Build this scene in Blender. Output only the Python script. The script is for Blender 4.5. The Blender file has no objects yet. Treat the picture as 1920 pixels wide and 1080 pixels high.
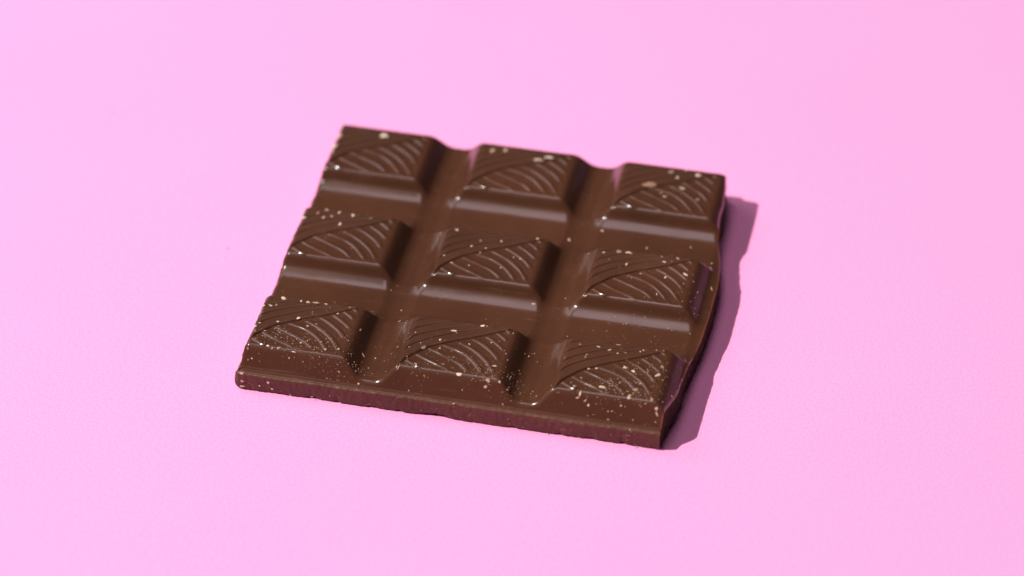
import bpy, math, random
import numpy as np
from mathutils import Vector, Matrix

# ------------------------------------------------------------------ units
P = 0.025                 # metres per square of the mould (25 mm)
H = 0.32                  # height of the bar above the paper, in squares
CX, CY = 1.36, 1.18       # middle of the bar, in squares


def W(u, v, z):
    """mould units (u right, v back, z relative to the tops) -> metres"""
    return Vector(((u - CX) * P, (v - CY) * P, (z + H) * P))


scene = bpy.context.scene

# ------------------------------------------------------------------ camera
cam_data = bpy.data.cameras.new('camera')
cam = bpy.data.objects.new('camera', cam_data)
scene.collection.objects.link(cam)
scene.camera = cam
Rw = Matrix(((0.975812, 0.218573, -0.004177),
             (0.13546, -0.619534, -0.773194),
             (-0.171587, 0.753926, -0.634156)))     # rows: right, down, forward
right, down, fwd = Rw[0], Rw[1], Rw[2]
m3 = Matrix((right, -down, -fwd)).transposed()
cam.matrix_world = Matrix.Translation(W(5.1777, -15.1316, 13.4626)) @ m3.to_4x4()
cam_data.sensor_width = 36.0
cam_data.lens = 36.0 * 6200 / 1920
cam_data.clip_start = 0.01
cam_data.clip_end = 50.0
cam_data.dof.use_dof = True
cam_data.dof.focus_distance = 20.93 * P
cam_data.dof.aperture_fstop = 10.0

# ------------------------------------------------------------------ light
world = bpy.data.worlds.new('World')
scene.world = world
world.use_nodes = True
world.node_tree.nodes['Background'].inputs['Color'].default_value = (0.80, 0.82, 1.0, 1)
world.node_tree.nodes['Background'].inputs['Strength'].default_value = 0.035


def aim(o, target):
    o.rotation_euler = (Vector(target) - o.location).to_track_quat('-Z', 'Y').to_euler()


key_dir = Vector((-0.246, -0.116, 0.325)).normalized()      # towards the lamp
kd = bpy.data.lights.new('key_lamp', 'SPOT')
kd.energy = 408.0
kd.color = (1.0, 0.965, 0.93)
kd.shadow_soft_size = 0.02
kd.spot_size = math.radians(60)
kd.spot_blend = 1.0
key = bpy.data.objects.new('key_lamp', kd)
scene.collection.objects.link(key)
key.location = key_dir * 2.6
aim(key, (0, 0, 0))

sd = bpy.data.lights.new('soft_box', 'AREA')
sd.shape = 'RECTANGLE'
sd.size = 0.62
sd.size_y = 0.30
sd.energy = 2.65
sd.color = (1.0, 0.85, 0.95)
soft = bpy.data.objects.new('soft_box', sd)
scene.collection.objects.link(soft)
soft.location = (-0.12, -0.05, 1.0)
aim(soft, (0, 0, 0))

# cooler second soft box high on the left: it draws the pale strokes along the engraved lines
wd = bpy.data.lights.new('side_soft_box', 'AREA')
wd.shape = 'RECTANGLE'
wd.size = 0.46
wd.size_y = 0.36
wd.energy = 1.8
wd.color = (0.93, 0.88, 1.0)
side_soft = bpy.data.objects.new('side_soft_box', wd)
scene.collection.objects.link(side_soft)
side_soft.location = (-0.66, 0.24, 0.70)
aim(side_soft, (0, 0, 0))

scene.view_settings.view_transform = 'Standard'
scene.view_settings.look = 'None'
scene.view_settings.exposure = 0.0
scene.view_settings.gamma = 1.0
scene.view_settings.use_curve_mapping = False
# ------------------------------------------------------------------ mould shape (pure numpy)
A = 0.9368                # row pitch (column pitch is 1)
WT, DT = 0.6438, 0.4980   # flat top of a square
DEPTH = 0.134             # valleys below the tops
VF, VB = -0.077, 2 * A + DT + 0.077     # foot of the outer front / back slope
ZL = -0.165               # height of the ledge on the outer wall
ZB = -H
VEIN = [(0, 0), (.06, .17), (.13, .28), (.22, .41), (.335, .508), (.46, .607), (.60, .70), (.725, .79), (.86, .895), (1.0, 1.0)]
UPPER = [(.285, .83), (.48, .655), (.675, .42), (.85, .18)]
LOWER = [[(.055, .13), (.13, .07), (.225, .005)],
         [(.13, .27), (.21, .21), (.30, .155), (.40, .10), (.51, .035)],
         [(.22, .405), (.33, .345), (.447, .277), (.583, .187), (.70, .05)],
         [(.334, .505), (.45, .465), (.553, .415), (.65, .335), (.73, .235), (.845, .045)],
         [(.484, .605), (.60, .535), (.70, .455), (.785, .36), (.86, .255), (.955, .06)],
         [(.617, .70), (.70, .645), (.776, .578), (.87, .475), (.955, .335)],
         [(.74, .785), (.82, .715), (.89, .645), (.965, .55)],
         [(.832, .875), (.89, .825), (.955, .75)],
         [(.918, .955), (.945, .93), (.962, .905)]]


def smooth_line(pts, n=40):
    """Catmull-Rom through the points"""
    p = np.array([2 * np.array(pts[0]) - np.array(pts[1])] + [np.array(q) for q in pts]
                 + [2 * np.array(pts[-1]) - np.array(pts[-2])], float)
    out = []
    m = max(3, n // (len(pts) - 1))
    for i in range(1, len(p) - 2):
        t = np.linspace(0, 1, m, endpoint=False)[:, None]
        a, b, c, d = p[i - 1], p[i], p[i + 1], p[i + 2]
        out.append(.5 * ((2 * b) + (c - a) * t + (2 * a - 5 * b + 4 * c - d) * t ** 2 + (3 * b - a - 3 * c + d) * t ** 3))
    out.append(p[-2][None])
    return np.concatenate(out)


def dist_line(x, y, L):
    """distance of the points to a polyline and the position 0..1 along it"""
    best = np.full(x.shape, 9.0)
    par = np.zeros(x.shape)
    n = len(L) - 1
    for i in range(n):
        ax, ay = L[i]
        dx, dy = L[i + 1] - L[i]
        t = np.clip(((x - ax) * dx + (y - ay) * dy) / (dx * dx + dy * dy + 1e-12), 0, 1)
        d = np.hypot(x - ax - t * dx, y - ay - t * dy)
        k = d < best
        best = np.where(k, d, best)
        par = np.where(k, (i + t) / n, par)
    return best, par


SC = np.array([WT, DT])
L_VEIN = smooth_line(VEIN) * SC
L_UP = []
for q0, p1 in UPPER:
    t = np.linspace(0, 1, 26)
    L_UP.append(np.stack([t * p1, q0 + (1 - q0) * t ** .62], 1) * SC)
L_LOW = [smooth_line(l, 24) * SC for l in LOWER]


def smin(a, b, k):
    h = np.clip(.5 + .5 * (b - a) / k, 0, 1)
    return b * (1 - h) + a * h - k * h * (1 - h)


def smax(a, b, k):
    return -smin(-a, -b, k)


def profile(facet, mid, fillet):
    """section of a slope: d outside the flat top -> 1..0.  Round arris, straight facet, then a long hollow
    fillet whose steepness runs out evenly from mid to nothing"""
    x = np.arange(-.05, .45, .0005)
    r = .020

    def drop(s1):
        sl = np.interp(x, [-r, r, facet, facet + .018, facet + .018 + fillet], [0, s1, s1, mid, 0])
        return np.cumsum(sl) * .0005
    lo_, hi_ = .1, 30.0
    for _ in range(50):
        m_ = .5 * (lo_ + hi_)
        if drop(m_)[-1] > DEPTH:
            hi_ = m_
        else:
            lo_ = m_
    return x, 1 - drop(lo_) / DEPTH


def ramp(d, tab):
    return np.interp(d, tab[0], tab[1])


def val_noise(x, y, seed):
    """smooth value noise for the wear of the mould and the break"""
    r = np.random.RandomState(seed).rand(64, 64)
    xi, yi = np.floor(x).astype(int), np.floor(y).astype(int)
    fx, fy = x - xi, y - yi
    fx, fy = fx * fx * (3 - 2 * fx), fy * fy * (3 - 2 * fy)
    g = lambda i, j: r[i % 64, j % 64]
    return (g(xi, yi) * (1 - fx) + g(xi + 1, yi) * fx) * (1 - fy) + (g(xi, yi + 1) * (1 - fx) + g(xi + 1, yi + 1) * fx) * fy - .5


TAB_U, TAB_V = profile(.084, .60, .058), profile(.024, .80, .104)


def height(u, v, detail=True):
    """top surface of the bar relative to the flat tops; also the mask of the matte relief half"""
    u = np.asarray(u, float)
    v = np.asarray(v, float)
    c = np.clip(np.round(u - WT / 2), 0, 2)
    r = np.clip(np.round((v - DT / 2) / A), 0, 2)
    p, q = u - c, v - r * A
    # distance outside the flat top, per direction
    dl = np.where(c == 0, -1.0, -p)
    dr = p - WT
    df = np.where(r == 0, -1.0, -q)
    db = np.where(r == 2, -1.0, q - DT)
    side = ramp(np.maximum(dl, dr), TAB_U)
    back = ramp(np.maximum(df, db), TAB_V)
    g = smin(side, back, .46)
    z = (g - 1) * DEPTH
    # outer front and back walls of the mould
    of = ZL * (-v) / (-VF)
    ob = ZL * (v - (2 * A + DT)) / (VB - 2 * A - DT)
    z = smin(z, of + .006, .046)
    z = smin(z, ob + .006, .046)
    mask = np.zeros_like(z)
    if detail:
        on = (p > -.02) & (p < WT + .02) & (q > -.02) & (q < DT + .02)
        x, y = p[on], q[on]
        dz = np.zeros_like(x)
        wob = .0022 * val_noise(x * 9 + c[on] * 7, y * 9 + r[on] * 5, 3)
        # which side of the vein
        vy = np.interp(x, L_VEIN[:, 0], L_VEIN[:, 1])
        up = np.clip((y - vy) / .012 + .5, 0, 1)
        d, t = dist_line(x, y, L_VEIN)
        dz -= .0110 * np.exp(-((d + wob) / .0062) ** 2)
        # the matte half lies a little higher along the vein, like a leaf folded over
        dz += up * .0065 * np.exp(-d / .05)
        for L in L_UP:
            d, t = dist_line(x, y, L)
            fade = np.clip(1.25 - .55 * t, 0, 1)
            dz -= fade * .0082 * np.exp(-((d + wob) / .0052) ** 2)
            yy = np.interp(x, L[:, 0], L[:, 1], right=9)
            dz += np.where((y > yy) & (x < L[-1, 0]), .0030 * np.exp(-d / .03), 0)
        worn = np.clip(.98 + .5 * val_noise(x * 14 + c[on] * 11, y * 14 + r[on] * 17, 4), .7, 1.12)
        for L in L_LOW:
            d, t = dist_line(x, y, L)
            fade = np.clip(t / .08, .3, 1) * np.clip((1 - t) / .10, .25, 1)
            dz += fade * worn * (.0098 * np.exp(-((d + wob) / .0115) ** 2) - .0046 * np.exp(-((d + wob) / .0036) ** 2))
        edge = np.clip(np.minimum(np.minimum(x + .006, WT - x + .004), np.minimum(y + .008, DT - y + .004)) / .014, 0, 1)
        z[on] += dz * edge
        mask[on] = up * edge
    # slow unevenness of the cast chocolate
    z = z + .0030 * val_noise(u * 2.3, v * 2.3, 5) + .0020 * val_noise(u * 7, v * 7, 6) * (1 - g)
    return z, mask


RV = np.array([-.12, 0, .10, .20, .42, .63, .83, 1.01, 1.20, 1.34, 1.58, 1.79, 1.90, 2.10, 2.30, 2.50])
RU = np.array([2.684, 2.702, 2.722, 2.738, 2.750, 2.767, 2.790, 2.800, 2.802, 2.797, 2.775, 2.724, 2.705, 2.700, 2.688, 2.650])


def u_right(v):
    v = np.asarray(v, float)
    s = sum(np.interp(v + o, RV, RU) for o in (-.04, -.02, 0, .02, .04)) / 5
    return s + .006 * val_noise(v * 9, v * 0 + 3, 8) + .003 * val_noise(v * 34, v * 0 + 9, 9)


def u_left(v):
    v = np.asarray(v, float)
    z, _ = height(np.full_like(v, .03), v, False)
    return .014 + .22 * np.minimum(z, 0) + .006 * val_noise(v * 12, v * 0 + 1, 11) + .0015 * val_noise(v * 40, v * 0 + 2, 12)
# ------------------------------------------------------------------ end of mould shape

# ------------------------------------------------------------------ materials
def new_mat(name):
    m = bpy.data.materials.new(name)
    m.use_nodes = True
    nt = m.node_tree
    b = nt.nodes['Principled BSDF']
    return m, nt, b


def node(nt, kind, **kw):
    n = nt.nodes.new(kind)
    for k, val in kw.items():
        if k in n.inputs.keys():
            n.inputs[k].default_value = val
        else:
            setattr(n, k, val)
    return n


def ramp_node(nt, fac, stops):
    n = nt.nodes.new('ShaderNodeValToRGB')
    el = n.color_ramp.elements
    while len(el) < len(stops):
        el.new(0.5)
    for e, (p, c) in zip(el, stops):
        e.position = p
        e.color = (*c, 1) if len(c) == 3 else c
    nt.links.new(fac, n.inputs['Fac'])
    return n


def obj_coords(nt):
    return nt.nodes.new('ShaderNodeTexCoord').outputs['Object']


def chocolate(name, tint, rough, wear, bump, sss=0.20, spec=0.42):
    m, nt, b = new_mat(name)
    L = nt.links.new
    co = obj_coords(nt)
    n1 = node(nt, 'ShaderNodeTexNoise', Scale=70.0, Detail=5.0, Roughness=.55)
    L(co, n1.inputs['Vector'])
    d = [c * .84 for c in tint]
    l = [c * 1.14 for c in tint]
    col = ramp_node(nt, n1.outputs['Fac'], [(.30, d), (.70, l)])
    # fine pale scuffs
    n2 = node(nt, 'ShaderNodeTexNoise', Scale=2600.0, Detail=2.0, Roughness=.6)
    L(co, n2.inputs['Vector'])
    n3 = node(nt, 'ShaderNodeTexNoise', Scale=190.0, Detail=3.0, Roughness=.6)
    L(co, n3.inputs['Vector'])
    mul = node(nt, 'ShaderNodeMath', operation='MULTIPLY')
    L(n2.outputs['Fac'], mul.inputs[0])
    L(n3.outputs['Fac'], mul.inputs[1])
    sc0 = ramp_node(nt, mul.outputs[0], [(.36, (0, 0, 0)), (.46, (wear, wear, wear))])
    # hairline scratches from the wrapper
    mp = node(nt, 'ShaderNodeMapping')
    mp.inputs['Rotation'].default_value = (0, 0, .6)
    mp.inputs['Scale'].default_value = (90, 2600, 400)
    L(co, mp.inputs['Vector'])
    n4 = node(nt, 'ShaderNodeTexNoise', Scale=1.0, Detail=2.0)
    L(mp.outputs['Vector'], n4.inputs['Vector'])
    s4 = ramp_node(nt, n4.outputs['Fac'], [(.66, (0, 0, 0)), (.74, (.09, .09, .09))])
    sc = node(nt, 'ShaderNodeMix', data_type='RGBA', blend_type='ADD')
    sc.inputs['Factor'].default_value = 1
    L(sc0.outputs['Color'], sc.inputs['A'])
    L(s4.outputs['Color'], sc.inputs['B'])
    mix = node(nt, 'ShaderNodeMix', data_type='RGBA')
    L(sc.outputs['Result'], mix.inputs['Factor'])
    L(col.outputs['Color'], mix.inputs['A'])
    mix.inputs['B'].default_value = (.34, .21, .15, 1)
    # orange glow of light through the snapped right edge, painted into the colour
    lip_glow = node(nt, 'ShaderNodeAttribute', attribute_name='lip_glow')
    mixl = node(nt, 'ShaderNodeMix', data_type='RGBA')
    L(lip_glow.outputs['Fac'], mixl.inputs['Factor'])
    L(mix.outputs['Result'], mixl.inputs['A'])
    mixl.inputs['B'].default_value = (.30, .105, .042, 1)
    L(mixl.outputs['Result'], b.inputs['Base Color'])
    # gloss: the engraved upper half is matter, scuffs too
    at = node(nt, 'ShaderNodeAttribute', attribute_name='matte')
    nr = node(nt, 'ShaderNodeTexNoise', Scale=130.0, Detail=6.0, Roughness=.65)
    L(co, nr.inputs['Vector'])
    mr = node(nt, 'ShaderNodeMapRange')
    L(nr.outputs['Fac'], mr.inputs['Value'])
    mr.inputs['From Min'].default_value = .3
    mr.inputs['From Max'].default_value = .7
    mr.inputs['To Min'].default_value = rough - .06
    mr.inputs['To Max'].default_value = rough + .08
    ma = node(nt, 'ShaderNodeMath', operation='MULTIPLY_ADD')
    L(at.outputs['Fac'], ma.inputs[0])
    ma.inputs[1].default_value = .20
    L(mr.outputs['Result'], ma.inputs[2])
    mb = node(nt, 'ShaderNodeMath', operation='MULTIPLY_ADD')
    L(sc.outputs['Result'], mb.inputs[0])
    mb.inputs[1].default_value = .35
    L(ma.outputs[0], mb.inputs[2])
    L(mb.outputs[0], b.inputs['Roughness'])
    b.inputs['IOR'].default_value = 1.5
    b.inputs['Specular IOR Level'].default_value = spec * .8
    b.inputs['Coat Weight'].default_value = .22
    b.inputs['Coat Roughness'].default_value = .42
    b.inputs['Subsurface Weight'].default_value = sss
    b.inputs['Subsurface Radius'].default_value = (1.0, .30, .10)
    b.inputs['Subsurface Scale'].default_value = .0010
    # relief far below the size of a crumb
    nb = node(nt, 'ShaderNodeTexNoise', Scale=900.0, Detail=3.0)
    L(co, nb.inputs['Vector'])
    nb2 = node(nt, 'ShaderNodeTexNoise', Scale=3500.0, Detail=2.0)
    L(co, nb2.inputs['Vector'])
    add = node(nt, 'ShaderNodeMath', operation='MULTIPLY_ADD')
    L(nb2.outputs['Fac'], add.inputs[0])
    L(at.outputs['Fac'], add.inputs[1])
    L(nb.outputs['Fac'], add.inputs[2])
    bp = node(nt, 'ShaderNodeBump', Strength=bump, Distance=.00012)
    L(add.outputs[0], bp.inputs['Height'])
    L(bp.outputs['Normal'], b.inputs['Normal'])
    return m


TINT = (.069, .0250, .0122)
M_choc = chocolate('milk_chocolate', TINT, .165, .12, .10)
M_snap = chocolate('snapped_chocolate', (.13, .062, .036), .55, .75, .5, .2, .2)
M_rim = chocolate('rim_chocolate', (.086, .031, .0165), .50, .30, .35, .16, .18)


def fracture():
    m, nt, b = new_mat('broken_chocolate')
    L = nt.links.new
    co = obj_coords(nt)
    n1 = node(nt, 'ShaderNodeTexNoise', Scale=1500.0, Detail=4.0, Roughness=.7)
    L(co, n1.inputs['Vector'])
    col = ramp_node(nt, n1.outputs['Fac'], [(.35, (.016, .010, .005)), (.62, (.042, .025, .013)), (.76, (.22, .12, .08))])
    L(col.outputs['Color'], b.inputs['Base Color'])
    b.inputs['Roughness'].default_value = .75
    b.inputs['Specular IOR Level'].default_value = .15
    b.inputs['Subsurface Weight'].default_value = .2
    b.inputs['Subsurface Radius'].default_value = (1.0, .30, .10)
    b.inputs['Subsurface Scale'].default_value = .0010
    bp = node(nt, 'ShaderNodeBump', Strength=.8, Distance=.0002)
    L(n1.outputs['Fac'], bp.inputs['Height'])
    L(bp.outputs['Normal'], b.inputs['Normal'])
    return m


M_frac = fracture()


def crumb_mat(name, lo, hi):
    m, nt, b = new_mat(name)
    L = nt.links.new
    oi = nt.nodes.new('ShaderNodeObjectInfo')
    n1 = node(nt, 'ShaderNodeTexNoise', Scale=4000.0, Detail=2.0)
    L(obj_coords(nt), n1.inputs['Vector'])
    mm = node(nt, 'ShaderNodeMath', operation='MULTIPLY_ADD')
    L(n1.outputs['Fac'], mm.inputs[0])
    mm.inputs[1].default_value = .5
    m2 = node(nt, 'ShaderNodeMath', operation='MULTIPLY')
    L(oi.outputs['Random'], m2.inputs[0])
    m2.inputs[1].default_value = .5
    L(m2.outputs[0], mm.inputs[2])
    col = ramp_node(nt, mm.outputs[0], [(.2, lo), (.75, hi)])
    L(col.outputs['Color'], b.inputs['Base Color'])
    b.inputs['Roughness'].default_value = .65
    b.inputs['Subsurface Weight'].default_value = .15
    b.inputs['Subsurface Scale'].default_value = .0004
    return m


M_crumb = crumb_mat('pale_crumb', (.35, .205, .135), (.64, .48, .37))
M_brown = crumb_mat('brown_crumb', (.20, .105, .065), (.34, .20, .13))
M_dust = crumb_mat('dust', (.38, .24, .165), (.52, .375, .28))


def paper():
    m, nt, b = new_mat('pink_paper')
    L = nt.links.new
    co = obj_coords(nt)
    n1 = node(nt, 'ShaderNodeTexNoise', Scale=2900.0, Detail=3.0, Roughness=.6)
    L(co, n1.inputs['Vector'])
    n2 = node(nt, 'ShaderNodeTexNoise', Scale=26.0, Detail=3.0)
    L(co, n2.inputs['Vector'])
    c1 = ramp_node(nt, n1.outputs['Fac'], [(.38, (.89, .306, .552)), (.62, (.955, .376, .645))])
    c2 = ramp_node(nt, n2.outputs['Fac'], [(.3, (.985, .978, .982)), (.7, (1, 1, 1))])
    mx = node(nt, 'ShaderNodeMix', data_type='RGBA', blend_type='MULTIPLY')
    mx.inputs['Factor'].default_value = 1
    L(c1.outputs['Color'], mx.inputs['A'])
    L(c2.outputs['Color'], mx.inputs['B'])
    # a few fibres and specks in the sheet
    vo = node(nt, 'ShaderNodeTexVoronoi', Scale=130.0)
    L(co, vo.inputs['Vector'])
    sp = ramp_node(nt, vo.outputs['Distance'], [(.022, (1, 1, 1)), (.034, (0, 0, 0))])
    vw = node(nt, 'ShaderNodeSeparateColor')
    L(vo.outputs['Color'], vw.inputs['Color'])
    th = node(nt, 'ShaderNodeMath', operation='GREATER_THAN')
    L(vw.outputs['Red'], th.inputs[0])
    th.inputs[1].default_value = .955
    mu = node(nt, 'ShaderNodeMath', operation='MULTIPLY')
    L(sp.outputs['Color'], mu.inputs[0])
    L(th.outputs[0], mu.inputs[1])
    mx2 = node(nt, 'ShaderNodeMix', data_type='RGBA')
    L(mu.outputs[0], mx2.inputs['Factor'])
    L(mx.outputs['Result'], mx2.inputs['A'])
    mx2.inputs['B'].default_value = (.40, .14, .27, 1)
    L(mx2.outputs['Result'], b.inputs['Base Color'])
    b.inputs['Roughness'].default_value = .8
    b.inputs['Specular IOR Level'].default_value = .25
    bp = node(nt, 'ShaderNodeBump', Strength=.05, Distance=.00012)
    L(n1.outputs['Fac'], bp.inputs['Height'])
    L(bp.outputs['Normal'], b.inputs['Normal'])
    return m


M_paper = paper()

# ------------------------------------------------------------------ mesh helpers
def link(o):
    scene.collection.objects.link(o)
    return o


def to_m(a):
    """(n,3) mould units -> metres, relative to the foot of the bar"""
    a = np.array(a, float)
    return np.stack([(a[:, 0] - CX) * P, (a[:, 1] - CY) * P, (a[:, 2] + H) * P], 1)


def build(name, verts, faces, mat, parent=None, normals=None, matte=None, smooth=True, lip_glow=None):
    me = bpy.data.meshes.new(name)
    me.from_pydata([tuple(x) for x in verts], [], [tuple(int(i) for i in f) for f in faces])
    me.materials.append(mat)
    me.polygons.foreach_set('use_smooth', [smooth] * len(me.polygons))
    if matte is not None:
        at = me.attributes.new('matte', 'FLOAT', 'POINT')
        at.data.foreach_set('value', np.ascontiguousarray(matte, np.float32))
    if lip_glow is not None:
        at = me.attributes.new('lip_glow', 'FLOAT', 'POINT')
        at.data.foreach_set('value', np.ascontiguousarray(lip_glow, np.float32))
    me.update()
    if normals is not None:
        me.normals_split_custom_set_from_vertices([tuple(x) for x in normals])
    o = link(bpy.data.objects.new(name, me))
    if parent is not None:
        o.parent = parent
    return o


# ------------------------------------------------------------------ the sheet it lies on
N = 24
S = 0.9
sv, sf = [], []
for j in range(N + 1):
    for i in range(N + 1):
        sv.append((-S + 2 * S * i / N, -S + 2 * S * j / N, 0))
for j in range(N):
    for i in range(N):
        k = j * (N + 1) + i
        sf.append((k, k + 1, k + N + 2, k + N + 1))
pap = build('paper_backdrop', sv, sf, M_paper)
pap['kind'] = 'structure'
pap['label'] = 'plain pink paper sheet under the chocolate'

# ------------------------------------------------------------------ the bar
bar = link(bpy.data.objects.new('chocolate_bar', None))
bar.empty_display_size = .01
bar['label'] = 'broken piece of milk chocolate bar, nine moulded squares, lying on pink paper'
bar['category'] = 'chocolate bar'


def axis(lo, hi, fine, step_f, step_c):
    """sample positions, dense inside the listed intervals"""
    x, out = lo, [lo]
    while x < hi - 1e-6:
        s = step_f if any(a <= x < b for a, b in fine) else step_c
        x = min(hi, x + s)
        out.append(x)
    return np.array(out)


UB = axis(0.0, 2.80, [(c - .03, c + WT + .02) for c in range(3)] + [(2.66, 2.8)], .0036, .0075)
VBs = axis(VF, VB, [(r * A - .02, r * A + DT + .02) for r in range(3)] + [(VF, 0)], .0036, .0075)
nu, nv = len(UB), len(VBs)
UU, VV = np.meshgrid(UB, VBs)           # [v, u]
ul, ur = u_left(VBs)[:, None], u_right(VBs)[:, None]
lo, hi = .08, 2.62
UG = np.where(UU < lo, ul + UU / lo * (lo - ul), UU)
UG = np.where(UU > hi, hi + (UU - hi) / (2.80 - hi) * (ur - hi), UG)
ZG, MG = height(UG, VV)
# worn, crumbled arris along both breaks
er = np.clip(1 - (ur - UG) / .012, 0, 1) ** 2
ZG = ZG - .006 * er * (1 + val_noise(VV * 60, UG * 60, 21))
LIP_GLOW = np.clip(1.15 - (ur - UG) / (.009 + .006 * val_noise(VV * 20, VV * 0, 23)), 0, 1) * np.clip((.02 - ZG) / .1, .25, .85)  # mask of the glow painted along the right break
el = np.clip(1 - (UG - ul) / .030, 0, 1) ** 2
ZG = ZG - .016 * el * (1 + .7 * val_noise(VV * 24, UG * 45, 22))
XYZ = to_m(np.stack([UG.ravel(), VV.ravel(), ZG.ravel()], 1)).reshape(nv, nu, 3)
du = np.gradient(XYZ, axis=1)
dv = np.gradient(XYZ, axis=0)
NG = np.cross(du, dv)
NG /= np.linalg.norm(NG, axis=2, keepdims=True)

# cell -> owner
uc = .25 * (UG[:-1, :-1] + UG[1:, :-1] + UG[:-1, 1:] + UG[1:, 1:])
vc = .25 * (VV[:-1, :-1] + VV[1:, :-1] + VV[:-1, 1:] + VV[1:, 1:])
zc = .25 * (ZG[:-1, :-1] + ZG[1:, :-1] + ZG[:-1, 1:] + ZG[1:, 1:])
cc = np.clip(np.round(uc - WT / 2), 0, 2)
rr = np.clip(np.round((vc - DT / 2) / A), 0, 2)
pc, qc = uc - cc, vc - rr * A
raised = zc > -DEPTH * .88
topf = raised & (pc > -.002) & (pc < WT + .002) & (qc > -.002) & (qc < DT + .002)
IDX = np.arange(nu * nv).reshape(nv, nu)


def grid_part(name, sel, parent, mat, extra_v=None, extra_f=None):
    j, i = np.nonzero(sel)
    f = np.stack([IDX[j, i], IDX[j, i + 1], IDX[j + 1, i + 1], IDX[j + 1, i]], 1)
    used, inv = np.unique(f, return_inverse=True)
    f = inv.reshape(f.shape)
    v = XYZ.reshape(-1, 3)[used]
    n = NG.reshape(-1, 3)[used]
    mt = MG.ravel()[used]
    lp = LIP_GLOW.ravel()[used]
    if extra_v is not None:
        f = np.concatenate([f, extra_f + len(v)])
        v = np.concatenate([v, extra_v])
        n = np.concatenate([n, np.tile([[0, 0, -1.0]], (len(extra_v), 1))])
        mt = np.concatenate([mt, np.zeros(len(extra_v))])
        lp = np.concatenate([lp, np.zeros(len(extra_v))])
    return build(name, v, f, mat, parent, n, mt, lip_glow=lp)


# slab: valleys, feet of the walls and the underside
k = np.arange(0, nv, 6)
und = np.concatenate([to_m(np.stack([ul[k, 0] + .02, np.clip(VBs[k], VF + .06, VB - .06), np.full(len(k), ZB + .002)], 1)),
                      to_m(np.stack([ur[k, 0] - .02, np.clip(VBs[k], VF + .06, VB - .06), np.full(len(k), ZB + .002)], 1))])
nk = len(k)
undf = np.array([(a, a + 1, nk + a + 1, nk + a) for a in range(nk - 1)])
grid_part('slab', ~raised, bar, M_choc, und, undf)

ROWN = ['front', 'middle', 'back']
COLN = ['left', 'centre', 'right']
for r in range(3):
    for c in range(3):
        own = (rr == r) & (cc == c)
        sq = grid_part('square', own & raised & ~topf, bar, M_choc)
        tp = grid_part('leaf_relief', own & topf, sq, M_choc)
        tp['label'] = 'top of a square engraved with a vein and curved leaf lines'


# outer walls of the mould below the ledge
def rim(front):
    prof = [(0, 0), (.004, -.004), (.008, -.015), (.012, -.015), (.018, -.012), (.027, -.015), (.034, -.022), (.036, -.030)]
    for t in np.linspace(.15, 1, 9):
        prof.append((.036 - .014 * t, -.030 + t * ((ZB + .010) - ZL + .030)))
    jj = 0 if front else nv - 1
    sg = -1 if front else 1
    v0 = VF if front else VB
    rows = []
    x = UB
    z0 = ZG[jj]
    for kk, (dv_, dz_) in enumerate(prof):
        t = kk / (len(prof) - 1)
        zz = z0 + dz_ * np.ones(nu)
        if kk > 2:
            zz = ZL + dz_ + .004 * val_noise(x * 13, x * 0 + kk * .35, 31) + .003 * val_noise(x * 50, x * 0 + kk * .6, 32)
        left = .014 + .22 * (ZL + dz_) + (u_left(np.array([v0]))[0] - (.014 + .22 * min(0, ZG[jj, 0])))
        left += -.020 * min(1, max(0, (kk - 3) / 4)) + .020 * max(0, (t - .72) / .28) ** 2
        right_ = u_right(np.array([v0]))[0] - .004 * t
        uu = np.where(x < lo, left + x / lo * (lo - left), x)
        uu = np.where(x > hi, hi + (x - hi) / (2.8 - hi) * (right_ - hi), uu)
        vv = v0 + sg * (dv_ + (kk > 3) * (.004 * val_noise(uu * 9, uu * 0 + t * 4, 33) + .0045 * val_noise(uu * 48, uu * 0 + t * 9, 34)))
        dl = np.clip((.042 - (uu - left)) / .042, 0, 1)
        vv = vv - sg * .036 * min(1, 2 * t) * (1 - np.sqrt(np.clip(1 - dl ** 2, 0, 1)))
        if front and t > .55:
            # flakes broken out of the lower lip
            for cu, wu, am in ((.455, .055, .45), (1.25, .16, .55), (2.25, .05, .3), (.85, .05, .25), (1.75, .04, .2), (.62, .03, .3), (2.05, .03, .25), (1.02, .025, .3), (2.45, .03, .3)):
                s = np.clip(1 - np.abs((uu - cu) / wu), 0, 1)
                s = s * s * (3 - 2 * s) * am * (t - .55) / .45
                s = s * np.where(uu > cu, 1.0, .75)
                zz = zz + .034 * s
                vv = vv + .016 * s
        rows.append(np.stack([uu, vv, zz], 1))
    last = rows[-1]
    rag = .010 * val_noise(last[:, 0] * 40, last[:, 0] * 0, 35)
    a = last.copy(); a[:, 2] = np.maximum(a[:, 2] - .006 + rag, ZB + .0015); a[:, 1] -= sg * .008
    b = a.copy(); b[:, 2] = ZB + .0015; b[:, 1] -= sg * .03
    rows += [a, b]
    V = to_m(np.concatenate(rows))
    n = nu
    F = []
    for q in range(len(rows) - 1):
        a_ = q * n + np.arange(n - 1)
        quad = np.stack([a_ + n, a_ + n + 1, a_ + 1, a_], 1) if front else np.stack([a_, a_ + 1, a_ + n + 1, a_ + n], 1)
        F.append(quad)
    o = build('rim', V, np.concatenate(F), M_rim, bar)
    return rows


front_rows = rim(True)
back_rows = rim(False)


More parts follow.
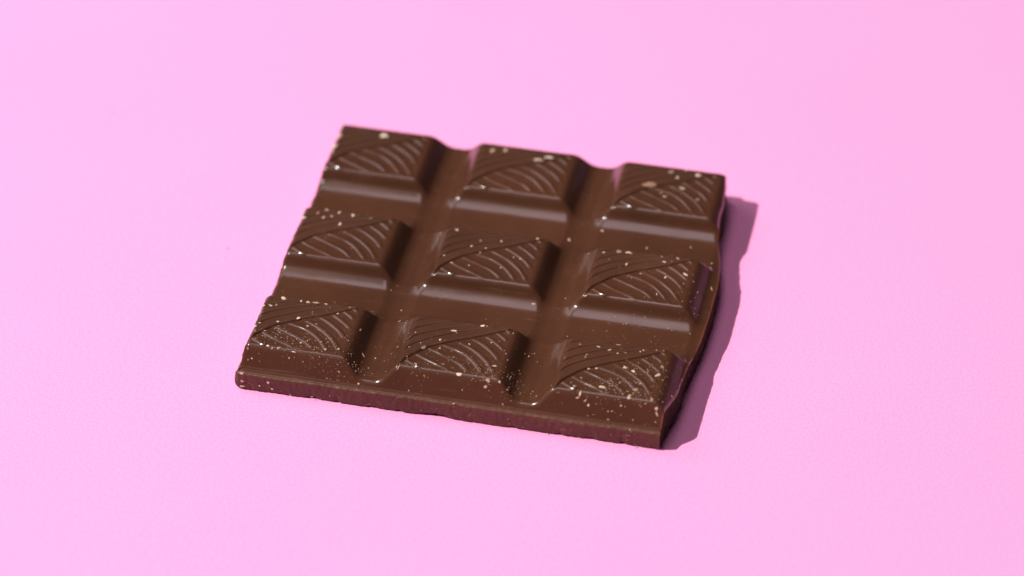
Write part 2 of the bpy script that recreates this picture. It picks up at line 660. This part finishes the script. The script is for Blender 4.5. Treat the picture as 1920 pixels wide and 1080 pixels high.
def broken(left):
    """rough fracture face down to the paper"""
    ii = 0 if left else nu - 1
    K = 17
    s = np.concatenate([[0, .02, .05], np.linspace(.10, 1, K - 3)])
    z0 = ZG[:, ii]
    rows = []
    fv = np.array([VF - r[ii, 1] for r in front_rows[:-2]])
    fz = np.array([r[ii, 2] for r in front_rows[:-2]])
    order = np.argsort(fz)
    ends = np.clip(np.minimum(VBs - VF, VB - VBs) / .05, 0, 1)
    for kk, t in enumerate(s):
        z = z0 + (ZB + .0015 - z0) * t
        ext = np.interp(z, fz[order], fv[order])
        v = VBs - ext * np.clip(1 - (VBs - VF) / .06, 0, 1) + ext * np.clip(1 - (VB - VBs) / .06, 0, 1)
        nz = (.014 * val_noise(VBs * 13, z * 11 + 20, 41) + .009 * val_noise(VBs * 36, z * 30 + 20, 42)
              + .010 * val_noise(VBs * 85, z * 70 + 30, 43)) * min(1, t * 8) * (.25 + .75 * ends)
        if left:
            u = UG[:, 0] + .22 * (z - z0) + nz * .8 - .020 * np.clip((ZL - z) / .03, 0, 1) * np.exp(-(VBs - VF) / .10) + .020 * np.clip((ZL + .02 - z) / .155, 0, 1) ** 4
        else:
            u = UG[:, -1] + nz - .004 * t
        rows.append(np.stack([u, v, z], 1))
    V = to_m(np.concatenate(rows))
    n = nv
    F = []
    for q in range(len(rows) - 1):
        a_ = q * n + np.arange(n - 1)
        F.append(np.stack([a_, a_ + 1, a_ + n + 1, a_ + n], 1) if left else np.stack([a_ + n, a_ + n + 1, a_ + 1, a_], 1))
    o = build('broken_edge', V, np.concatenate(F), M_snap if left else M_frac, bar)
    o['label'] = 'rough snapped edge on the ' + ('left' if left else 'right') + ' side of the bar'
    return rows


broken(True)
broken(False)

# u, v, z, on the upright rim, half length, half width (squares), turn (degrees)
CRUMBS = [
    (0.124, 0.475, 0, 0, 0.0101, 0.0101, 0), (0.242, 0.471, 0, 0, 0.007, 0.0039, 0), (0.287, 0.473, 0, 0, 0.0094, 0.0062, -20), (0.339, 0.477, 0, 0, 0.014, 0.0062, -5),
    (0.406, 0.479, 0, 0, 0.007, 0.0047, 0), (0.064, 0.389, -0.015, 0, 0.0094, 0.0055, 10), (0.098, 0.404, -0.015, 0, 0.0101, 0.0047, 60), (0.007, 0.377, -0.014, 0, 0.0062, 0.0055, 0),
    (0.153, 0.241, -0.015, 0, 0.007, 0.0039, -10), (0.27, 0.3, -0.016, 0, 0.0101, 0.0055, 20), (0.347, 0.245, -0.016, 0, 0.0062, 0.0047, 0), (0.036, 0.124, -0.016, 0, 0.0047, 0.0094, 0),
    (0.35, 0.076, -0.015, 0, 0.0055, 0.0055, 0), (0.386, 0.104, -0.015, 0, 0.0031, 0.0031, 0), (0.476, 0.1, -0.015, 0, 0.0062, 0.0062, 0), (0.519, 0.042, -0.015, 0, 0.007, 0.0047, 40),
    (0.6, 0.063, -0.015, 0, 0.0047, 0.0047, 0), (0.154, 0.005, -0.017, 0, 0.0062, 0.0047, 0), (0.184, -0.006, -0.024, 0, 0.0055, 0.0023, -45), (0.223, -0.001, -0.019, 0, 0.0047, 0.0047, 0),
    (0.03, -0.02, -0.041, 0, 0.0039, 0.0039, 0), (0.324, -0.008, -0.024, 0, 0.0094, 0.0031, 5), (0.036, -0.052, -0.107, 0, 0.0055, 0.0031, -10), (0.06, -0.047, -0.095, 0, 0.0062, 0.0023, -70),
    (0.301, -0.031, -0.06, 0, 0.0055, 0.0031, 20), (0.677, 0.309, -0.041, 0, 0.0062, 0.0062, 0), (0.734, 0.149, -0.107, 0, 0.0086, 0.0047, 30), (0.729, -0.017, -0.102, 0, 0.0055, 0.0055, 0),
    (0.849, 0.676, -0.149, 0, 0.0047, 0.0047, 0), (0.869, 0.55, -0.134, 0, 0.0047, 0.0039, 0), (0.809, 0.163, -0.134, 0, 0.0031, 0.0031, 0), (0.563, 0.476, 0, 0, 0.0055, 0.0047, 0),
    (0.629, -0.05, -0.101, 0, 0.0047, 0.0039, 0), (0.76, -0.074, -0.154, 0, 0.0062, 0.0031, 20), (0.087, -0.103, -0.213, 1, 0.007, 0.0047, 0), (0.178, -0.103, -0.217, 1, 0.0109, 0.007, 0),
    (0.201, -0.103, -0.272, 1, 0.0062, 0.0047, 50), (0.018, -0.103, -0.194, 1, 0.0031, 0.007, 0), (0.502, 0.406, -0.016, 0, 0.0094, 0.0039, -40), (0.04, 0.214, -0.015, 0, 0.007, 0.0047, 0),
    (0.009, 0.171, -0.016, 0, 0.0055, 0.0047, 0), (0.44, 0.447, -0.017, 0, 0.0039, 0.0031, 0), (0.346, 0.364, -0.016, 0, 0.0039, 0.0031, 0), (-0.026, -0.103, -0.178, 1, 0.0109, 0.007, 20),
    (-0.049, -0.103, -0.242, 1, 0.0101, 0.0078, 70), (-0.032, -0.103, -0.288, 1, 0.0109, 0.0062, 0), (-0.002, -0.103, -0.174, 1, 0.0047, 0.0039, 0), (0.461, -0.103, -0.29, 1, 0.0062, 0.0031, 0),
    (0.579, -0.103, -0.258, 1, 0.0023, 0.0047, 0), (0.117, -0.103, -0.26, 1, 0.0031, 0.0062, -60), (0.095, 0.142, -0.016, 0, 0.0055, 0.0039, 0), (0.399, 0.269, -0.016, 0, 0.0062, 0.0031, 25),
    (0.318, -0.103, -0.298, 1, 0.0047, 0.0039, 0), (1.432, 0.476, 0, 0, 0.0094, 0.007, -20), (1.267, 0.394, -0.015, 0, 0.0172, 0.0047, -5), (1.118, 0.194, -0.015, 0, 0.0078, 0.0133, 30),
    (1.006, -0.004, -0.022, 0, 0.0062, 0.014, 15), (1.11, 0.025, -0.016, 0, 0.007, 0.0039, 30), (1.275, 0.067, -0.015, 0, 0.007, 0.0039, 20), (1.391, -0.003, -0.02, 0, 0.0109, 0.0078, 10),
    (1.582, -0.011, -0.027, 0, 0.0086, 0.0086, 0), (1.568, -0.033, -0.064, 0, 0.0086, 0.0055, -15), (1.587, 0.117, -0.015, 0, 0.0125, 0.0039, -15), (1.542, 0.115, -0.015, 0, 0.0078, 0.0031, 10),
    (1.602, 0.016, -0.015, 0, 0.0047, 0.0047, 0), (1.653, -0.009, -0.03, 0, 0.0047, 0.0047, 0), (1.731, 0.374, -0.105, 0, 0.0039, 0.0039, 0), (1.754, 0.374, -0.122, 0, 0.0023, 0.0055, 10),
    (1.73, 0.207, -0.103, 0, 0.0039, 0.0039, 0), (0.937, 0.236, -0.076, 0, 0.0047, 0.0047, 0), (1.027, 0.182, -0.015, 0, 0.0047, 0.0031, 0), (1.201, 0.286, -0.015, 0, 0.007, 0.0039, 0),
    (1.085, -0.073, -0.151, 0, 0.0031, 0.0031, 0), (1.175, -0.026, -0.05, 0, 0.0031, 0.0039, 0), (1.579, -0.103, -0.207, 1, 0.0039, 0.0031, 0), (1.842, 0.041, -0.133, 0, 0.0031, 0.0031, 0),
    (1.461, 0.483, -0.016, 0, 0.0039, 0.0031, 0), (1.032, 0.326, -0.015, 0, 0.0031, 0.0031, 0), (1.675, 0.874, -0.109, 0, 0.0094, 0.0031, -5), (1.637, 0.452, -0.017, 0, 0.0031, 0.0031, 0),
    (1.636, 0.25, -0.017, 0, 0.0031, 0.0031, 0), (1.522, 0.333, -0.016, 0, 0.0039, 0.0031, 0), (1.391, 0.289, -0.015, 0, 0.0039, 0.0031, 0), (1.218, 0.21, -0.015, 0, 0.0039, 0.0078, 0),
    (1.531, -0.015, -0.033, 0, 0.0039, 0.0031, 0), (1.782, 0.42, -0.132, 0, 0.0023, 0.0039, 0), (1.883, 0.017, -0.124, 0, 0.0031, 0.0031, 0), (1.424, -0.05, -0.101, 0, 0.0039, 0.0023, 0),
    (1.382, -0.103, -0.172, 1, 0.0062, 0.0023, -20), (1.687, -0.076, -0.157, 0, 0.0039, 0.0031, 30), (1.705, -0.021, -0.074, 0, 0.0031, 0.0031, 0), (2.071, 0.433, -0.014, 0, 0.0093, 0.0034, -5),
    (2.192, 0.436, -0.014, 0, 0.0068, 0.0042, 10), (2.264, 0.418, -0.014, 0, 0.0101, 0.0042, -35), (2.32, 0.403, -0.014, 0, 0.0059, 0.0034, -20), (2.367, 0.414, -0.014, 0, 0.0068, 0.0034, 0),
    (2.131, 0.322, -0.014, 0, 0.0051, 0.0101, 0), (2.456, 0.443, -0.014, 0, 0.0042, 0.0042, 0), (2.473, 0.462, -0.014, 0, 0.0042, 0.0042, 0), (2.134, 0.348, -0.014, 0, 0.0042, 0.0042, 0),
    (1.949, 0.633, -0.134, 0, 0.0042, 0.0034, 0), (2.309, 0.481, -0.014, 0, 0.011, 0.0025, -5), (2.219, 0.231, -0.015, 0, 0.0059, 0.0059, 0), (2.171, 0.218, -0.015, 0, 0.0068, 0.0051, 30),
    (2.391, 0.272, -0.015, 0, 0.0118, 0.0068, -30), (2.448, 0.253, -0.015, 0, 0.0101, 0.0076, 20), (2.616, 0.333, -0.015, 0, 0.0059, 0.0127, -25), (2.604, 0.247, -0.015, 0, 0.011, 0.0084, -30),
    (2.091, 0.064, -0.016, 0, 0.0042, 0.0042, 0), (2.117, 0.035, -0.016, 0, 0.0118, 0.0051, 15), (2.143, 0.125, -0.016, 0, 0.0042, 0.0042, 0), (2.29, 0.064, -0.016, 0, 0.0135, 0.0101, 10),
    (2.471, 0.01, -0.015, 0, 0.0118, 0.0101, 0), (2.498, 0.077, -0.015, 0, 0.0118, 0.0093, -20), (2.612, 0.01, -0.015, 0, 0.0093, 0.011, 0), (2.165, -0.008, -0.026, 0, 0.0051, 0.0101, 0),
    (2.152, -0.026, -0.052, 0, 0.0068, 0.0059, 0), (2.204, -0.03, -0.058, 0, 0.0051, 0.0051, 0), (2.225, -0.042, -0.085, 0, 0.0059, 0.0059, 30), (2.358, -0.103, -0.17, 0, 0.0059, 0.0051, 0),
    (2.433, -0.056, -0.114, 0, 0.0042, 0.0042, 0), (2.427, -0.031, -0.06, 0, 0.0042, 0.0042, 0), (2.649, -0.024, -0.047, 0, 0.0051, 0.0101, 0), (2.655, -0.04, -0.08, 0, 0.0051, 0.0076, -25),
    (2.5, -0.103, -0.179, 1, 0.0042, 0.0042, 0), (2.489, -0.103, -0.227, 1, 0.0084, 0.0034, 0), (2.375, -0.049, -0.099, 0, 0.0034, 0.0034, 0), (2.351, -0.051, -0.104, 0, 0.0034, 0.0034, 0),
    (2.652, -0.062, -0.125, 0, 0.0034, 0.0034, 0), (2.543, -0.103, -0.313, 1, 0.0051, 0.0042, 30), (1.985, -0.103, -0.313, 1, 0.0059, 0.0034, 30), (2.713, 0.148, -0.083, 0, 0.0034, 0.0034, 0),
    (2.517, 0.149, -0.015, 0, 0.0051, 0.0051, 0), (1.956, -0.103, -0.206, 1, 0.0084, 0.0025, 35), (2.427, 0.025, -0.015, 0, 0.0042, 0.0034, 0), (2.609, 0.263, -0.015, 0, 0.0042, 0.0042, 0),
    (2.19, 2.134, -0.014, 0, 0.0321, 0.0203, -5), (2.305, 2.312, -0.014, 0, 0.0101, 0.0093, 0), (2.489, 2.314, -0.015, 0, 0.0118, 0.011, 0), (2.402, 2.358, -0.015, 0, 0.0068, 0.0059, 0),
    (2.413, 2.151, -0.015, 0, 0.0101, 0.0093, 0), (2.284, 2.076, -0.014, 0, 0.0084, 0.0068, 0), (2.312, 2.042, -0.014, 0, 0.0068, 0.0059, 0), (2.531, 2.053, -0.015, 0, 0.0135, 0.0084, 30),
    (2.358, 2.263, -0.015, 0, 0.0068, 0.0059, 0), (2.129, 1.405, -0.016, 0, 0.0152, 0.0093, 0), (2.19, 1.408, 0, 0, 0.0127, 0.0084, -20), (2.034, 1.376, -0.016, 0, 0.0076, 0.0051, -25),
    (2.275, 1.625, -0.134, 0, 0.0051, 0.0042, 0), (2.204, 1.286, -0.016, 0, 0.0093, 0.0051, 0), (2.52, 1.411, 0, 0, 0.0101, 0.0084, 0), (2.439, 1.36, -0.016, 0, 0.011, 0.0051, 5),
    (2.596, 1.259, -0.016, 0, 0.0101, 0.0093, 0), (2.474, 1.206, -0.016, 0, 0.0076, 0.0059, 0), (2.311, 1.213, -0.016, 0, 0.0051, 0.0051, 0), (1.756, 1.609, -0.143, 0, 0.0076, 0.0076, 0),
    (2.556, 1.693, -0.134, 0, 0.0051, 0.0051, 0), (2.721, 1.558, -0.134, 0, 0.0042, 0.0042, 0), (2.215, 1.4, -0.016, 0, 0.0034, 0.0034, 0), (2.413, 1.411, 0, 0, 0.0068, 0.0025, 0),
    (1.952, 1.742, -0.133, 0, 0.0076, 0.0059, 0), (1.081, 2.293, -0.016, 0, 0.0109, 0.0094, 0), (1.167, 2.316, -0.016, 0, 0.0078, 0.0125, 15), (1.41, 2.253, -0.016, 0, 0.0187, 0.0086, -5),
    (1.47, 2.297, -0.016, 0, 0.0203, 0.007, -15), (1.043, 1.405, -0.015, 0, 0.0125, 0.007, 0), (1.586, 1.416, 0, 0, 0.007, 0.007, 0), (1.178, 1.261, -0.015, 0, 0.0062, 0.0062, 0),
    (1.275, 1.247, -0.015, 0, 0.0047, 0.0047, 0), (1.358, 1.345, -0.015, 0, 0.007, 0.0047, -20), (1.248, 1.203, -0.015, 0, 0.0078, 0.0047, 0), (0.325, 2.295, -0.015, 0, 0.0218, 0.0133, 0),
    (0.158, 1.422, -0.016, 0, 0.0101, 0.0094, 0), (0.11, 1.375, -0.015, 0, 0.0094, 0.0086, 0), (0.244, 1.413, 0, 0, 0.0086, 0.0078, 0), (0.34, 1.406, -0.016, 0, 0.0094, 0.0086, 0),
    (0.282, 1.29, -0.016, 0, 0.0101, 0.0086, 0), (0.463, 1.395, -0.017, 0, 0.0078, 0.007, 0), (0.155, 1.336, -0.015, 0, 0.0078, 0.007, 0), (0.206, 1.364, -0.015, 0, 0.0086, 0.0078, 0),
    (0.022, 2.112, -0.015, 0, 0.0094, 0.0156, 20), (0.014, 2.248, -0.015, 0, 0.0078, 0.0172, 20), (0.018, 1.311, -0.014, 0, 0.0094, 0.014, 20), (0.024, 2.058, -0.015, 0, 0.0078, 0.0078, 0),
    (0.739, 0.84, -0.135, 0, 0.0055, 0.0047, 0), (0.005, 0.308, -0.015, 0, 0.0062, 0.0094, 10), (1.225, 1.319, -0.015, 0, 0.0047, 0.0047, 0), (1.092, 1.057, -0.016, 0, 0.0062, 0.0047, -20),
    (1.208, 1.059, -0.015, 0, 0.0047, 0.0047, 0), (1.415, 1.075, -0.016, 0, 0.0047, 0.0047, 0), (1.519, 1.191, -0.015, 0, 0.0055, 0.0047, 0), (1.028, 1.125, -0.016, 0, 0.0047, 0.0039, 0),
    (1.473, 1.202, -0.015, 0, 0.0039, 0.0039, 0), (1.859, 1.002, -0.133, 0, 0.0039, 0.0031, 0), (2.215, 0.866, -0.112, 0, 0.0024, 0.0024, 0), (2.402, 0.888, -0.098, 0, 0.0024, 0.0024, 0),
    (2.294, 0.828, -0.128, 0, 0.0024, 0.0024, 0), (2.708, 0.821, -0.13, 0, 0.0032, 0.0032, 0), (2.565, 0.837, -0.124, 0, 0.0024, 0.0024, 0), (2.183, 0.739, -0.133, 0, 0.0024, 0.0024, 0),
    (2.554, 0.478, 0, 0, 0.0032, 0.0032, 0), (2.451, 1.029, -0.015, 0, 0.0041, 0.0065, -20), (2.764, 1.293, -0.126, 0, 0.0041, 0.0114, -30), (2.672, 1.027, -0.036, 0, 0.0024, 0.0024, 0),
    (2.709, 0.96, -0.077, 0, 0.0032, 0.0032, 0), (2.657, 1.215, -0.026, 0, 0.0032, 0.0032, 0), (2.694, 1.161, -0.061, 0, 0.0024, 0.0057, 10),
]
SPECIAL_AT = [
    (2.19, 2.134, 'large round brown crumb on the back right square', 'brown'),
    (1.41, 2.253, 'thick end of a pale flake on the back centre square', 'pale'),
    (1.47, 2.297, 'long thin pale flake on the back centre square beside a thicker bit', 'pale'),
    (0.325, 2.295, 'largest pale crumb on the back left square near its back edge', 'pale'),
    (1.267, 0.394, 'long tan sliver across the matte upper half of the front centre square', 'pale'),
    (0.178, -0.103, 'largest pinkish crumb on the front rim near the left corner', 'pale'),
    (1.006, -0.004, 'curled pale shaving hooked over the left corner of the front centre square', 'curl'),
    (1.582, -0.011, 'round pale crumb at the front edge of the front centre square', 'pale'),
    (1.675, 0.874, 'thin pale sliver in the groove behind the front centre square', 'pale'),
    (2.129, 1.405, 'largest pale crumb near the back edge of the middle right square', 'pale'),
    (1.118, 0.194, 'ragged pale flake beside the vein of the front centre square', 'pale'),
    (0.734, 0.149, 'pale oblong crumb in the groove right of the front left square', 'pale'),
    (1.043, 1.405, 'pale crumb at the back left corner of the middle centre square', 'pale'),
]

# ------------------------------------------------------------------ crumbs lying on the bar
rng = random.Random(7)


def crumb_mesh(name, seed, mat, sub, spiky):
    import bmesh
    r = random.Random(seed)
    bm = bmesh.new()
    bmesh.ops.create_icosphere(bm, subdivisions=sub, radius=1.0)
    ph = [r.uniform(0, 6.28) for _ in range(6)]
    for v in bm.verts:
        c = v.co.copy()
        s = 1 + .22 * math.sin(3 * c.x + ph[0]) + .2 * math.sin(3.4 * c.y + ph[1]) + .15 * math.sin(5 * c.z + ph[2]) + r.uniform(-spiky, spiky)
        v.co = Vector((c.x * s, c.y * s, c.z * s * .62))
    me = bpy.data.meshes.new(name)
    bm.to_mesh(me)
    bm.free()
    me.materials.append(mat)
    return me


def curl_mesh(name, mat):
    """thin shaving bent into a hook"""
    vs, fs = [], []
    n = 7
    for i in range(n + 1):
        t = i / n
        a = -2.0 + 3.6 * t
        cx, cy = .55 * math.cos(a), -.3 + 1.3 * t + .25 * math.sin(a)
        w = .30 * (1 - .55 * t)
        zz = .25 + .35 * math.sin(t * 3.0)
        for sx, sz in ((-1, -.12), (1, -.12), (1, .16), (-1, .16)):
            vs.append((cx + sx * w, cy - .5, zz + sz))
    for i in range(n):
        for k_ in range(4):
            a, b = i * 4 + k_, i * 4 + (k_ + 1) % 4
            fs.append((a, b, b + 4, a + 4))
    fs += [(3, 2, 1, 0), tuple(n * 4 + k_ for k_ in range(4))]
    me = bpy.data.meshes.new(name)
    me.from_pydata(vs, [], fs)
    me.materials.append(mat)
    return me


PALE = [crumb_mesh('crumb_shape', 100 + i, M_crumb, 2, .38) for i in range(6)]
BROWN = [crumb_mesh('crumb_shape', 200 + i, M_brown, 2, .22) for i in range(3)]
CURL = curl_mesh('shaving_shape', M_crumb)


def surf(u, v):
    e = .004
    z = float(height(np.array([u]), np.array([v]), True)[0][0])
    zx = float((height(np.array([u + e]), np.array([v]), False)[0] - height(np.array([u - e]), np.array([v]), False)[0])[0]) / (2 * e)
    zy = float((height(np.array([u]), np.array([v + e]), False)[0] - height(np.array([u]), np.array([v - e]), False)[0])[0]) / (2 * e)
    return z, Vector((-zx, -zy, 1)).normalized()




def place_of(u, v, z, wall):
    """where a crumb lies, in words"""
    c = min(2, max(0, round(u - WT / 2)))
    r = min(2, max(0, round((v - DT / 2) / A)))
    p, q = (u - c) / WT, (v - r * A) / DT
    name = '%s %s square' % (ROWN[r], COLN[c])
    if wall:
        third = ('left part', 'middle', 'right part')[int(min(2, max(0, u / .92)))]
        return 'on the %s of the front rim' % third
    if v < -.012:
        return 'on the front wall below the front %s square' % COLN[c]
    if -.05 < p < 1.05 and -.06 < q < 1.06 and z > -.06:
        vy = np.interp(p * WT, L_VEIN[:, 0], L_VEIN[:, 1]) / DT
        if q > .86:
            return 'at the back edge of the ' + name
        if q < .13:
            return 'at the front edge of the ' + name
        if p < .12:
            return 'at the left edge of the ' + name
        if p > .88:
            return 'at the right edge of the ' + name
        if abs(q - vy) < .06:
            return 'on the vein of the ' + name
        return ('above the vein of the ' if q > vy else 'below the vein of the ') + name
    if q < -.05:
        return 'on the front slope of the ' + name
    if q > 1.03:
        return 'in the groove behind the ' + name
    return 'in the groove beside the ' + name


def look_of(rx, ry, brown):
    size_ = 'tiny' if max(rx, ry) < .0048 else ('small' if max(rx, ry) < .0085 else 'larger')
    ratio = max(rx, ry) / min(rx, ry)
    return '%s %s %s' % (size_, 'brown' if brown else 'pale', 'sliver' if ratio > 2.2 else ('flake' if ratio > 1.4 else 'crumb'))


bpy.context.view_layer.update()
pending = {}
for i, (u, v, z, wall, rx, ry, an) in enumerate(CRUMBS):
    big = max(rx, ry)
    own = None
    for su, sv_, lab, shape in SPECIAL_AT:
        if abs(su - u) + abs(sv_ - v) < .002:
            own = (lab, shape)
    if wall:
        n = Vector((0, -1, .1)).normalized()
        u = max(u, .004)
        pos = W(u, VF - .031 + .045 * (1 - math.sqrt(max(0, 1 - max(0, (.02 - u) / .055) ** 2))), z)
        tan = Vector((1, 0, 0))
    else:
        vv = max(v, VF + .004)
        u = max(u, float(u_left(np.array([vv]))[0]) + .012)
        z2, n = surf(u, vv)
        pos = W(u, vv, z2)
        tan = Vector((1, 0, 0))
    tan = (tan - n * tan.dot(n)).normalized()
    bit = n.cross(tan)
    a = -math.radians(an) + (rng.uniform(-.15, .15) if max(rx, ry) > 1.3 * min(rx, ry) else rng.uniform(0, 3.1))
    x = tan * math.cos(a) + bit * math.sin(a)
    y = n.cross(x)
    if own and own[1] == 'brown':
        me = BROWN[0]
    elif own and own[1] == 'curl':
        me = CURL
    else:
        me = rng.choice(PALE) if rng.random() < .80 else rng.choice(BROWN)
    fore = 1.0 if wall else 1.35         # lengths seen foreshortened along the depth of the bar
    grow = 1.15 if v < .5 else (1.28 if v > 1.8 else 1.05)
    st_ = rng.uniform(.72, 1.38)
    sx, sy = rx * grow * st_, ry * fore * grow / st_
    sz = max(.0035, min(rx, ry) * .62)
    ob = link(bpy.data.objects.new('chocolate_crumb', me))
    rotm = Matrix((x, y, n)).transposed().to_4x4()
    ob.matrix_world = Matrix.Translation(pos + n * sz * .30 * P) @ rotm @ Matrix.Diagonal((sx * P, sy * P, sz * P, 1))
    ob['category'] = 'crumb'
    if own:
        ob['label'] = own[0]
        if own[1] == 'curl':
            ob.name = 'chocolate_shaving'
            ob['category'] = 'shaving'
    else:
        pending.setdefault((look_of(rx, ry, me in BROWN), place_of(u, v, z, wall)), []).append((right.dot(pos), ob))

NTH = ['leftmost', 'second-from-left', 'third-from-left', 'fourth-from-left', 'fifth-from-left', 'sixth-from-left', 'seventh-from-left', 'eighth-from-left']
NUM = ['', '', 'two', 'three', 'four', 'five', 'six', 'seven', 'eight']
for (look, where), items in pending.items():
    items.sort(key=lambda t: t[0])
    for k_, (_, ob) in enumerate(items):
        if len(items) == 1:
            ob['label'] = look + ' ' + where
        else:
            nth = 'rightmost' if k_ == len(items) - 1 else NTH[k_]
            ob['label'] = '%s of %s %ss %s' % (nth, NUM[len(items)], look, where)
        ob['group'] = 'chocolate crumbs scattered on the bar'

# ------------------------------------------------------------------ chocolate dust: far too fine to count
rs = np.random.RandomState(4)
OCT = np.array([(1, 0, 0), (-1, 0, 0), (0, 1, 0), (0, -1, 0), (0, 0, 1), (0, 0, -1)], float)
OCF = np.array([(0, 2, 4), (2, 1, 4), (1, 3, 4), (3, 0, 4), (2, 0, 5), (1, 2, 5), (3, 1, 5), (0, 3, 5)])
# more of it towards the front and in drifts
n_try = 26000
uu = rs.uniform(.02, 2.74, n_try)
vv = rs.uniform(VF + .003, 2.35, n_try)
dens = .005 + .16 * np.exp(-np.clip(vv, 0, 9) / .36) + .05 * np.exp(-((uu - 2.6) / .5) ** 2) * (vv < 1.6)
drift = np.clip(val_noise(uu * 5, vv * 5, 51) + val_noise(uu * 12, vv * 12, 52) + .35, 0, 1)
kz, kr, kc = vv < .03, (vv > .02) & (vv < .26), uu - np.floor(uu) < .66
dens = dens * drift * np.where(kz, 1.2, 1.0) * np.where(kr & kc, 1.8, 1.0)
keep = rs.rand(n_try) < dens * 1.25
uu, vv = uu[keep], vv[keep]
# drifts rubbed into the relief and along the front arrises
for cu, cv, rad, num in ((.14, .10, .05, 40), (.30, .05, .07, 70), (.46, .02, .08, 70), (.20, .16, .05, 40), (2.45, .10, .11, 150), (2.55, .30, .07, 60),
                         (2.30, .03, .09, 80), (1.56, .03, .07, 90), (1.30, .15, .10, 50), (1.12, .0, .05, 40), (.60, -.05, .08, 60), (2.55, .02, .07, 70), (1.72, .08, .05, 40), (.72, .02, .05, 30)):
    uu = np.concatenate([uu, cu + rad * rs.randn(num)])
    vv = np.concatenate([vv, np.maximum(cv + rad * .6 * rs.randn(num), VF + .004)])
keep = (uu > u_left(vv) + .01) & (uu < u_right(vv) - .02)
uu, vv = uu[keep], vv[keep]
zz = height(uu, vv, True)[0]
size = .0013 + .0030 * rs.rand(len(uu)) ** 2.6
cen = np.stack([uu, vv, zz + size * .3], 1)
# on the upright rim
m_ = 1300
ru = rs.uniform(0, 2.68, m_)
ru = ru[val_noise(ru * 6, ru * 0, 53) + .25 > rs.rand(len(ru)) * .8]
rz = ZL - .02 - .12 * rs.rand(len(ru)) ** 1.4
cen = np.concatenate([cen, np.stack([ru, np.full(len(ru), VF - .035) + .014 * (ZL - rz) / .15, rz], 1)])
size = np.concatenate([size, .0011 + .0026 * rs.rand(len(ru)) ** 2.4])
nd = len(cen)
st = rs.uniform(.6, 1.7, (nd, 1, 3)) * np.array([1, 1, .6])
an_ = rs.uniform(0, 6.28, nd)
ca, sa = np.cos(an_), np.sin(an_)
loc = OCT[None] * st * size[:, None, None]
loc = np.stack([loc[..., 0] * ca[:, None] - loc[..., 1] * sa[:, None], loc[..., 0] * sa[:, None] + loc[..., 1] * ca[:, None], loc[..., 2]], 2)
dv_ = to_m((cen[:, None, :] + loc).reshape(-1, 3))
df_ = (OCF[None] + (np.arange(nd) * 6)[:, None, None]).reshape(-1, 3)
dust = build('chocolate_dust', dv_, df_, M_dust, smooth=False)
dust['kind'] = 'stuff'
dust['label'] = 'fine pale chocolate dust scattered over the bar'
dust['category'] = 'dust'
